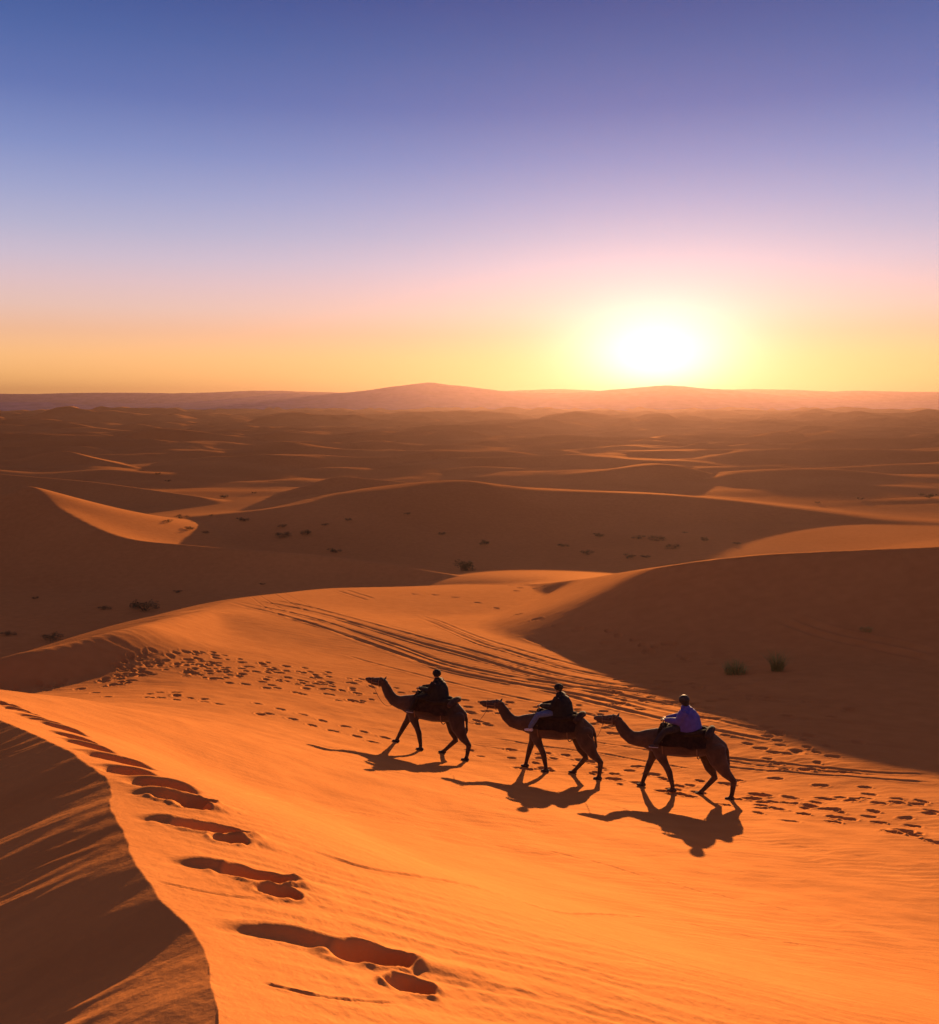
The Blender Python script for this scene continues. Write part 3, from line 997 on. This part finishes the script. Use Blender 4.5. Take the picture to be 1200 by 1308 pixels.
# joints (forward, up) from hip or shoulder to the foot: side +1 is the near one
HB = [(-0.86, 1.36), (-0.98, 1.02), (-1.18, 0.72), (-1.38, 0.52), (-1.335, 0.16), (-1.30, 0.045)]
HA = [(-0.80, 1.36), (-0.62, 1.00), (-0.70, 0.72), (-0.82, 0.50), (-0.52, 0.15), (-0.42, 0.05)]
FB = [(0.66, 1.30), (0.58, 0.98), (0.46, 0.74), (0.385, 0.56), (0.315, 0.17), (0.32, 0.045)]
FA = [(0.72, 1.30), (0.80, 0.98), (0.87, 0.78), (0.93, 0.62), (1.06, 0.20), (1.10, 0.05)]
def shifted(J, dx):
    return [(x + dx * (1 - z / 1.4), z) for x, z in J]
LEGS = [
    [(1, True, shifted(HB, 0.02)), (-1, True, shifted(HA, 0.10)), (1, False, shifted(FB, -0.02)), (-1, False, shifted(FA, 0.26))],
    [(1, True, HB), (-1, True, HA), (1, False, FB), (-1, False, FA)],
    [(1, True, shifted(HB, 0.04)), (-1, True, shifted(HA, 0.03)), (1, False, shifted(FB, -0.05)), (-1, False, shifted(FA, 0.10))],
]
def px_scale(px, py, want):
    p = spot(px, py)
    depth = p.dot(Vector((0, math.cos(PITCH), -math.sin(PITCH))))
    return want * depth / 1200.0
CAMELS = [
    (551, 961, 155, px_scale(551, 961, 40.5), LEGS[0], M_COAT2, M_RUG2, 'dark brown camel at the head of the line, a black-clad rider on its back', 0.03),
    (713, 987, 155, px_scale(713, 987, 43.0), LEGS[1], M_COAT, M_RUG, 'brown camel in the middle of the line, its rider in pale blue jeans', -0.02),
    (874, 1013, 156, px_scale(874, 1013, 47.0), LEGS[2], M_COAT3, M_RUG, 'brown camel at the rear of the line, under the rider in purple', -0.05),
]
camels = [make_camel(*c) for c in CAMELS]
for k in (1, 2):
    ck, pk = camels[k], camels[k - 1]
    rope(ck, ck.matrix_world @ Vector((2.20, 0.02, 1.77)), pk.matrix_world @ Vector((-0.84, 0.1, 1.72)), 0.55)
c0 = camels[0]
_a, _b = c0.matrix_world @ Vector((2.15, 0.05, 1.77)), c0.matrix_world @ Vector((1.36, 0.10, 1.34))
rope(c0, _a, _b, 0.30)

# ------------------------------------------------------------------ riders
def make_rider(camel, label, jacket, trousers, shoe, headwear, lean=0.0, hood=False, scale=1.06, knee=(0.40, 0.40, 1.80), foot=(0.60, 0.42, 1.40), pack=False):
    seat = camel.matrix_world @ Vector((-0.16, 0, 1.86))
    rot = camel.matrix_world.to_3x3().normalized()
    sc = camel.matrix_world.to_scale().x
    root = empty('person', seat, rot, sc * scale)
    tag(root, label, 'person', 'riders on the three camels')
    k = 1.0 / scale
    def L(x, y, z):                     # camel frame to rider frame
        return Vector(((x + 0.16) * k, y * k, (z - 1.86) * k))
    l = lean
    neck = Vector((l, 0, 0.55))
    head = Vector((l + 0.05, 0, 0.725))
    hands = [L(0.46, s * 0.10, 2.02) for s in (1, -1)]
    elbows = [Vector((l + 0.16, s * 0.27, 0.20)) for s in (1, -1)]
    shoulders = [Vector((l - 0.01, s * 0.205, 0.455)) for s in (1, -1)]
    hips = [Vector((0.02, s * 0.10, 0.05)) for s in (1, -1)]
    knees = [L(knee[0], s * knee[1], knee[2]) for s in (1, -1)]
    ankles = [L(foot[0], s * foot[1], foot[2]) for s in (1, -1)]
    # ---- body
    bm = bmesh.new()
    tube(bm, [(0, 0, 0.05), (l * 0.4, 0, 0.22), (l * 0.8, 0, 0.40), (l, 0, 0.49)], [(0.15, 0.11), (0.13, 0.10), (0.16, 0.105), (0.10, 0.08)], 14)
    tube(bm, [neck - Vector((0, 0, 0.08)), neck + Vector((0.01, 0, 0.02)), head - Vector((0.01, 0, 0.05))], [0.06, 0.054, 0.056], 12)
    ball(bm, head + Vector((-0.01, 0, 0.025)), (0.116, 0.094, 0.116), 16)
    ball(bm, head + Vector((0.03, 0, -0.055)), (0.062, 0.055, 0.062), 14)      # jaw
    tube(bm, [head + Vector((0.080, 0, 0.02)), head + Vector((0.108, 0, -0.02)), head + Vector((0.096, 0, -0.03))], [0.011, 0.016, 0.013], 8)   # nose
    tube(bm, [head + Vector((0.083, -0.022, -0.066)), head + Vector((0.090, 0, -0.066)), head + Vector((0.083, 0.022, -0.066))], [0.008, 0.010, 0.008], 8)  # mouth
    for s in (1, -1):
        ball(bm, head + Vector((-0.01, s * 0.079, 0.0)), (0.022, 0.010, 0.032), 10)
        i = 0 if s == 1 else 1
        tube(bm, [shoulders[i], shoulders[i].lerp(elbows[i], 0.5), elbows[i], elbows[i].lerp(hands[i], 0.5), hands[i]], [0.05, 0.045, 0.038, 0.034, 0.025], 10)
        tube(bm, [hips[i], hips[i].lerp(knees[i], 0.5), knees[i], knees[i].lerp(ankles[i], 0.4), ankles[i]], [0.085, 0.07, 0.052, 0.05, 0.034], 10)
        # hand: palm, four fingers curled over the handle, thumb along its side
        w0 = hands[i]
        d = (w0 - elbows[i]).normalized()
        up = Vector((0, 0, 1))
        sd = d.cross(up).normalized()
        nz = sd.cross(d).normalized()
        palm = w0 + d * 0.05
        tube(bm, [w0, w0 + d * 0.035, w0 + d * 0.085], [(0.022, 0.016), (0.036, 0.016), (0.038, 0.015)], 10)
        for q, ln in enumerate((0.062, 0.072, 0.068, 0.052)):
            o = w0 + d * 0.085 + sd * (-0.027 + 0.018 * q)
            tube(bm, [o, o + d * ln * 0.5 - nz * 0.008, o + d * ln * 0.75 - nz * ln * 0.42, o + d * ln * 0.5 - nz * ln * 0.75], [0.0095, 0.009, 0.0085, 0.0075], 7)
        o = w0 + d * 0.03 + sd * (-0.036 * s)
        tube(bm, [o, o + d * 0.03 - sd * 0.016 * s - nz * 0.008, o + d * 0.055 - sd * 0.010 * s - nz * 0.02], [0.012, 0.010, 0.008], 7)
    body = fused('body', bm, M_SKIN, root, 0.0075, 2)
    for s in (1, -1):
        e = bmesh.new()
        ball(e, head + Vector((0.083, s * 0.03, 0.022)), 0.0115, 10)
        plain('eye', e, M_EYE, body)
    # ---- jacket
    bm = bmesh.new()
    tube(bm, [(0.0, 0, -0.03), (l * 0.2, 0, 0.10), (l * 0.6 - 0.02, 0, 0.28), (l - 0.02, 0, 0.43), (l - 0.005, 0, 0.515)], [(0.36, 0.37), (0.36, 0.365), (0.345, 0.33), (0.30, 0.25), (0.15, 0.145)], 16)
    for i in (0, 1):
        tube(bm, [shoulders[i] - Vector((0, shoulders[i].y * 0.35, 0)), shoulders[i], shoulders[i].lerp(elbows[i], 0.5), elbows[i], elbows[i].lerp(hands[i], 0.5), elbows[i].lerp(hands[i], 0.93)],
             [0.14, 0.15, 0.14, 0.12, 0.09, 0.06], 12)
    tube(bm, [(l - 0.05, 0, 0.50), (l + 0.005, 0, 0.56)], [(0.085, 0.075), (0.075, 0.07)], 14)
    if hood:
        tube(bm, [(l - 0.13, -0.09, 0.50), (l - 0.16, 0, 0.49), (l - 0.13, 0.09, 0.50)], [0.06, 0.075, 0.06], 10)
    fused('jacket', bm, jacket, root, 0.012, 3)
    # ---- trousers
    bm = bmesh.new()
    tube(bm, [(0.0, -0.09, 0.03), (0.0, 0.09, 0.03)], [(0.13, 0.12), (0.13, 0.12)], 12)
    for i in (0, 1):
        tube(bm, [hips[i], hips[i].lerp(knees[i], 0.5), knees[i], knees[i].lerp(ankles[i], 0.45), knees[i].lerp(ankles[i], 0.96)], [0.13, 0.115, 0.095, 0.088, 0.075], 12)
    fused('trousers', bm, trousers, root, 0.012, 3)
    # ---- shoes
    for i in (0, 1):
        a = ankles[i]
        bm = bmesh.new()
        tube(bm, [a + Vector((-0.03, 0, 0.0)), a + Vector((-0.02, 0, -0.06))], [0.048, 0.046], 10)
        tube(bm, [a + Vector((-0.06, 0, -0.075)), a + Vector((0.04, 0, -0.075)), a + Vector((0.13, 0, -0.088)), a + Vector((0.175, 0, -0.092))], [(0.042, 0.04), (0.047, 0.04), (0.047, 0.03), (0.036, 0.022)], 10)
        sh = fused('shoe', bm, shoe, root, 0.009, 2)
        bm = bmesh.new()
        tube(bm, [a + Vector((-0.07, 0, -0.11)), a + Vector((0.05, 0, -0.112)), a + Vector((0.17, 0, -0.112))], [(0.045, 0.012), (0.05, 0.012), (0.042, 0.012)], 10)
        plain('sole', bm, M_WHITE, sh)
    # ---- headwear
    bm = bmesh.new()
    if headwear == 'cap':
        ball(bm, head + Vector((-0.015, 0, 0.055)), (0.145, 0.128, 0.112), 16)
        tube(bm, [head + Vector((0.06, 0, 0.055)), head + Vector((0.145, 0, 0.04))], [(0.075, 0.012), (0.055, 0.008)], 12)
        fused('cap', bm, M_BLACK, root, 0.009, 2)
        bm = bmesh.new()
        ball(bm, head + Vector((-0.05, 0, -0.01)), (0.068, 0.086, 0.075), 14)
        fused('hair', bm, M_HAIR, root, 0.009, 2)
    elif headwear == 'beanie':
        ball(bm, head + Vector((-0.015, 0, 0.055)), (0.152, 0.135, 0.13), 16)
        tube(bm, [head + Vector((0.135 * math.cos(a) - 0.012, 0.118 * math.sin(a), 0.02)) for a in [2 * math.pi * q / 16 for q in range(17)]], [0.018] * 17, 8)
        fused('knit_hat', bm, M_BLACK, root, 0.009, 2)
    else:
        ball(bm, head + Vector((-0.022, 0, 0.045)), (0.155, 0.14, 0.14), 16)
        ball(bm, head + Vector((-0.065, 0, -0.05)), (0.095, 0.12, 0.115), 14)
        tube(bm, [head + Vector((-0.07, 0.03, -0.06)), head + Vector((-0.10, 0.03, -0.16))], [(0.09, 0.05), (0.06, 0.03)], 12)
        fused('hair', bm, M_HAIR, root, 0.009, 3)
    return root

make_rider(camels[0], 'person all in black sitting on the leading camel', M_BLACK, M_BLACK, M_SHOE, 'beanie', 0.06, hood=True, scale=0.92, knee=(0.38, 0.40, 1.80), foot=(0.56, 0.43, 1.42))
make_rider(camels[1], 'person in a black jacket, pale blue jeans and white shoes riding the middle camel', M_BLACK, M_JEANS, M_WHITE, 'cap', 0.04, scale=0.95, knee=(0.44, 0.40, 1.82), foot=(0.68, 0.43, 1.44))
make_rider(camels[2], 'person in a purple jacket with dark hair riding the last camel', M_PURPLE, M_DARK, M_SHOE, 'hair', 0.09, hood=True, scale=0.95, knee=(0.40, 0.40, 1.80), foot=(0.66, 0.43, 1.45))

# ------------------------------------------------------------------ shrubs
M_LEAF = material('dry_leaf', (0.13, 0.105, 0.04), 0.9, 0.1, 0.5, 3.0, (0.07, 0.052, 0.022))
M_GRASS = material('green_grass', (0.34, 0.31, 0.08), 0.85, 0.15, 0.4, 3.0, (0.20, 0.17, 0.045))
def tuft_mesh(name, n, spread, height, lean, seed, width=0.012):
    r = random.Random(seed)
    vs, fs = [], []
    for k in range(n):
        a = r.uniform(0, 2 * math.pi)
        q = math.sqrt(r.random()) * spread
        bx, by = q * math.cos(a), q * math.sin(a)
        hgt = height * r.uniform(0.45, 1.0) * (1 - 0.45 * (q / spread) ** 2)
        o = a + r.gauss(0, 0.7)
        ln = lean * r.uniform(0.3, 1.3)
        wx, wy = -math.sin(o) * width, math.cos(o) * width
        i = len(vs)
        for t, wd in ((0, 1.0), (0.45, 0.85), (0.8, 0.55)):
            x = bx + math.cos(o) * ln * t * t * hgt
            y = by + math.sin(o) * ln * t * t * hgt
            z = hgt * t - 0.02
            vs += [(x - wx * wd, y - wy * wd, z), (x + wx * wd, y + wy * wd, z)]
        vs.append((bx + math.cos(o) * ln * hgt, by + math.sin(o) * ln * hgt, hgt * 0.96))
        fs += [(i, i + 1, i + 3, i + 2), (i + 2, i + 3, i + 5, i + 4), (i + 4, i + 5, i + 6)]
    me = bpy.data.meshes.new(name)
    me.from_pydata(vs, [], fs)
    return me
def bush_mesh(name, seed, leaves=900):
    """low round shrub one metre wide: short woody stems and many small leaves in uneven clumps"""
    r = random.Random(seed)
    vs, fs = [], []
    clumps = [(r.uniform(-0.36, 0.36), r.uniform(-0.3, 0.3), r.uniform(0.08, 0.32), r.uniform(0.10, 0.2)) for _ in range(12)]
    for cx, cy, cz, cr in clumps:                       # stems
        i = len(vs)
        vs += [(cx * 0.1 - 0.008, cy * 0.1, -0.03), (cx * 0.1 + 0.008, cy * 0.1, -0.03), (cx + 0.004, cy, cz), (cx - 0.004, cy, cz)]
        fs.append((i, i + 1, i + 2, i + 3))
    for k in range(leaves):
        cx, cy, cz, cr = r.choice(clumps)
        d = Vector((r.gauss(0, 1), r.gauss(0, 1), r.gauss(0, 1))).normalized() * cr * r.random() ** 0.45
        p = Vector((cx, cy, cz)) + d
        if p.z < -0.02:
            continue
        a = Vector((r.gauss(0, 1), r.gauss(0, 1), r.gauss(0, 1) + 0.5)).normalized() * r.uniform(0.02, 0.05)
        b = a.cross(Vector((r.gauss(0, 1), r.gauss(0, 1), r.gauss(0, 1)))).normalized() * r.uniform(0.006, 0.014)
        i = len(vs)
        vs += [tuple(p - b), tuple(p + b), tuple(p + a + b * 0.6), tuple(p + a - b * 0.6)]
        fs.append((i, i + 1, i + 2, i + 3))
    me = bpy.data.meshes.new(name)
    me.from_pydata(vs, [], fs)
    return me
def plant(name, mesh, mat, px, py, width_px, label, cat, group=None, tall=1.0, base_w=1.0):
    p = spot(px, py, 1.5, 900)
    if p is None:
        return
    o = bpy.data.objects.new(name, mesh)
    if not mesh.materials:
        mesh.materials.append(mat)
    COL.objects.link(o)
    s = width_px / 1200.0 * p.length / base_w
    o.location = p
    o.scale = (s, s, s * tall)
    o.rotation_euler = (0, 0, (px * 7.3) % 6.28)
    tag(o, label, cat, group)
    return o
G1 = tuft_mesh('tall_grass', 260, 0.20, 0.95, 0.85, 5, 0.006)
G2 = tuft_mesh('low_grass', 240, 0.30, 0.50, 0.95, 8, 0.006)
plant('grass_tuft', G1, M_GRASS, 993, 857, 34, 'tall green tuft of grass on the shaded slope above the last rider', 'grass tuft', 'green grass tufts on the shaded slope', 1.0, 1.0)
plant('grass_tuft', G2, M_GRASS, 940, 861, 42, 'low green tuft of grass, left of the tall tuft in the shadow', 'grass tuft', 'green grass tufts on the shaded slope', 1.0, 1.0)
plant('grass_tuft', tuft_mesh('sparse_grass', 120, 0.3, 0.4, 0.6, 14, 0.006), M_GRASS, 1107, 806, 26, 'small sparse tuft high on the shaded face of the right dune', 'grass tuft', 'green grass tufts on the shaded slope', 0.6)
BUSH = [bush_mesh('bush', 20 + k, 1500 if k == 0 else 800) for k in range(4)]
plant('desert_shrub', BUSH[0], M_LEAF, 593, 729, 34, 'round dark shrub on the lit sand at the crest behind the knoll', 'shrub', None, 0.9)
plant('desert_shrub', BUSH[1], M_LEAF, 185, 779, 46, 'wide dark green shrub in the shaded hollow left of the knoll', 'shrub', None, 0.6)
FIELD_LABELS = {
    'bowl': ('low dark shrub on the sunlit bowl of the left dune', 'shrubs on the bowl of the left dune'),
    'slope': ('low dark shrub on the shaded sand before the long middle dune', 'shrubs before the long middle dune'),
    'hollow': ('small shrub in the shaded hollow below the left dune', 'shrubs in the hollow below the left dune'),
    'far': ('tiny dark shrub on the dunes beyond the long middle dune', 'shrubs beyond the middle dune'),
}
SHRUBS = [
    (232, 662, 22, 'bowl'), (215, 667, 14, 'bowl'), (242, 677, 16, 'bowl'), (262, 681, 14, 'slope'), (270, 659, 8, 'slope'),
    (310, 666, 18, 'slope'), (360, 673, 16, 'slope'), (362, 686, 26, 'slope'), (392, 683, 22, 'slope'), (415, 671, 12, 'slope'), (445, 665, 12, 'slope'), (427, 706, 20, 'slope'),
    (520, 657, 12, 'slope'), (565, 683, 14, 'slope'), (620, 696, 22, 'slope'), (720, 698, 20, 'slope'), (750, 708, 22, 'slope'), (765, 686, 18, 'slope'), (815, 688, 22, 'slope'),
    (840, 691, 26, 'slope'), (805, 713, 20, 'slope'), (825, 712, 18, 'slope'), (860, 701, 24, 'slope'), (900, 691, 16, 'slope'), (942, 695, 14, 'slope'), (875, 681, 8, 'slope'),
    (227, 757, 12, 'hollow'), (135, 778, 20, 'hollow'), (45, 765, 10, 'hollow'), (335, 747, 8, 'hollow'), (12, 811, 22, 'hollow'), (67, 817, 30, 'hollow'),
    (287, 636, 14, 'far'), (325, 630, 9, 'far'), (202, 606, 10, 'far'), (215, 615, 8, 'far'), (1100, 638, 12, 'far'), (1045, 643, 10, 'far'), (1187, 636, 20, 'far'),
]
for k, (px, py, wd, where) in enumerate(SHRUBS):
    plant('desert_shrub', BUSH[1 + k % 3], M_LEAF, px, py, wd, FIELD_LABELS[where][0], 'shrub', FIELD_LABELS[where][1], 0.42 + 0.14 * (k % 3))
def build_ground():
    me = bpy.data.meshes.new('ground')
    co = np.stack([GX, GY, GZ], -1).reshape(-1, 3).astype(np.float32)
    i = np.arange(NR - 1)[:, None] * NC
    j = np.arange(NC)[None, :]
    jn = (j + 1) % NC
    q = np.stack([i + j, i + jn, i + NC + jn, i + NC + j], -1).reshape(-1, 4).astype(np.int32)
    q = q[NC:]                                  # the innermost ring is a point: skip its quads, close with one cap
    nq = len(q)
    me.vertices.add(len(co))
    me.vertices.foreach_set('co', co.ravel())
    cap = np.arange(NC, 2 * NC, dtype=np.int32)[::-1]
    me.loops.add(nq * 4 + NC)
    me.loops.foreach_set('vertex_index', np.concatenate([q.ravel(), cap]))
    me.polygons.add(nq + 1)
    me.polygons.foreach_set('loop_start', np.concatenate([np.arange(nq) * 4, [nq * 4]]).astype(np.int32))
    me.polygons.foreach_set('loop_total', np.concatenate([np.full(nq, 4), [NC]]).astype(np.int32))
    me.polygons.foreach_set('use_smooth', np.ones(nq + 1, bool))
    me.update(calc_edges=True)
    me.validate()
    o = link('ground', me, SAND)
    tag(o, 'orange sand dunes with ripples, footprints and vehicle tracks', kind='structure')
    return o
build_ground()

# far ranges: a ridge line with spurs on either side, standing on the plain
def far_hills(name, pts, depth, width, mat, seed, label):
    line = spline([at(px, py, depth) for px, py in pts], 14)
    n = len(line)
    prof = np.linspace(-1, 1, 41)
    V = np.zeros((n, 41, 3))
    for k, t in enumerate(prof):
        fall = (1 - abs(t)) ** 1.25
        x = line[:, 0]
        y = line[:, 1] + t * width
        nz = fbm(x / (width * 0.22) + seed, y / (width * 0.5) + seed, 5, 0.55)
        h = (line[:, 2] + 27) * fall * (1 + 0.07 * nz * min(1.0, abs(t) * 3)) - 27 - 4 * abs(t)
        V[:, k] = np.stack([x + 0 * t, y, h + 3 * 0], -1)
    # small roughness of the skyline itself
    V[:, :, 2] += (fbm(V[:, :, 0] / 60 + seed, V[:, :, 1] / 60, 4) * 1.4) * (V[:, :, 2] > -24)
    me = bpy.data.meshes.new(name)
    f = [(a * 41 + b, a * 41 + b + 1, (a + 1) * 41 + b + 1, (a + 1) * 41 + b) for a in range(n - 1) for b in range(40)]
    me.from_pydata([tuple(v) for v in V.reshape(-1, 3)], [], f)
    me.flip_normals()
    for p in me.polygons:
        p.use_smooth = True
    o = link(name, me, mat)
    tag(o, label, kind='structure')
    return o
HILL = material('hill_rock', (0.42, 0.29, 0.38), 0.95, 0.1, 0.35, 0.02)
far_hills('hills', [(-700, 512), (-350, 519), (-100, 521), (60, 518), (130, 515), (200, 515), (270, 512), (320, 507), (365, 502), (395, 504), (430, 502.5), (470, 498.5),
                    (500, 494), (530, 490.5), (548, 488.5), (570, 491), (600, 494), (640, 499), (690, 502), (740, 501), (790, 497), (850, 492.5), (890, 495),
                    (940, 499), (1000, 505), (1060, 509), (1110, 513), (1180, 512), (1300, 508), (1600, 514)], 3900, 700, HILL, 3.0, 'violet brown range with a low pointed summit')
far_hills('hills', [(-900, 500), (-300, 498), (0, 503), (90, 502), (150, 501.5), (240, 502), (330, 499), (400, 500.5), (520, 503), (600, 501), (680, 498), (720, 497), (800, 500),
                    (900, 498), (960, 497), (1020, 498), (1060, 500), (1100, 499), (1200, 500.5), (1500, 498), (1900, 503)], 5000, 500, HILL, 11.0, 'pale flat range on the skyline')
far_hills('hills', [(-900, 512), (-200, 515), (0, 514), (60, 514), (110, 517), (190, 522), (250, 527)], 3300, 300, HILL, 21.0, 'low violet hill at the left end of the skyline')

# ------------------------------------------------------------------ haze
def build_haze():
    bm = bmesh.new()
    bmesh.ops.create_cube(bm, size=1)
    for v in bm.verts:
        v.co.x *= 11600
        v.co.y = v.co.y * 11600
        v.co.z = -60 if v.co.z < 0 else 115
    me = bpy.data.meshes.new('haze')
    bm.to_mesh(me)
    bm.free()
    m = bpy.data.materials.new('haze')
    m.use_nodes = True
    nt = m.node_tree
    for n in list(nt.nodes):
        nt.nodes.remove(n)
    o = nt.nodes.new('ShaderNodeOutputMaterial')
    pv = nt.nodes.new('ShaderNodeVolumePrincipled')
    pv.inputs['Color'].default_value = (0.132, 0.082, 0.070, 1)
    pv.inputs['Density'].default_value = HAZE_DENSITY
    pv.inputs['Anisotropy'].default_value = 0.70
    nt.links.new(pv.outputs[0], o.inputs['Volume'])
    tag(link('haze', me, m), 'thin evening haze over the dunes', kind='stuff')
HAZE_DENSITY = 0.00020
build_haze()
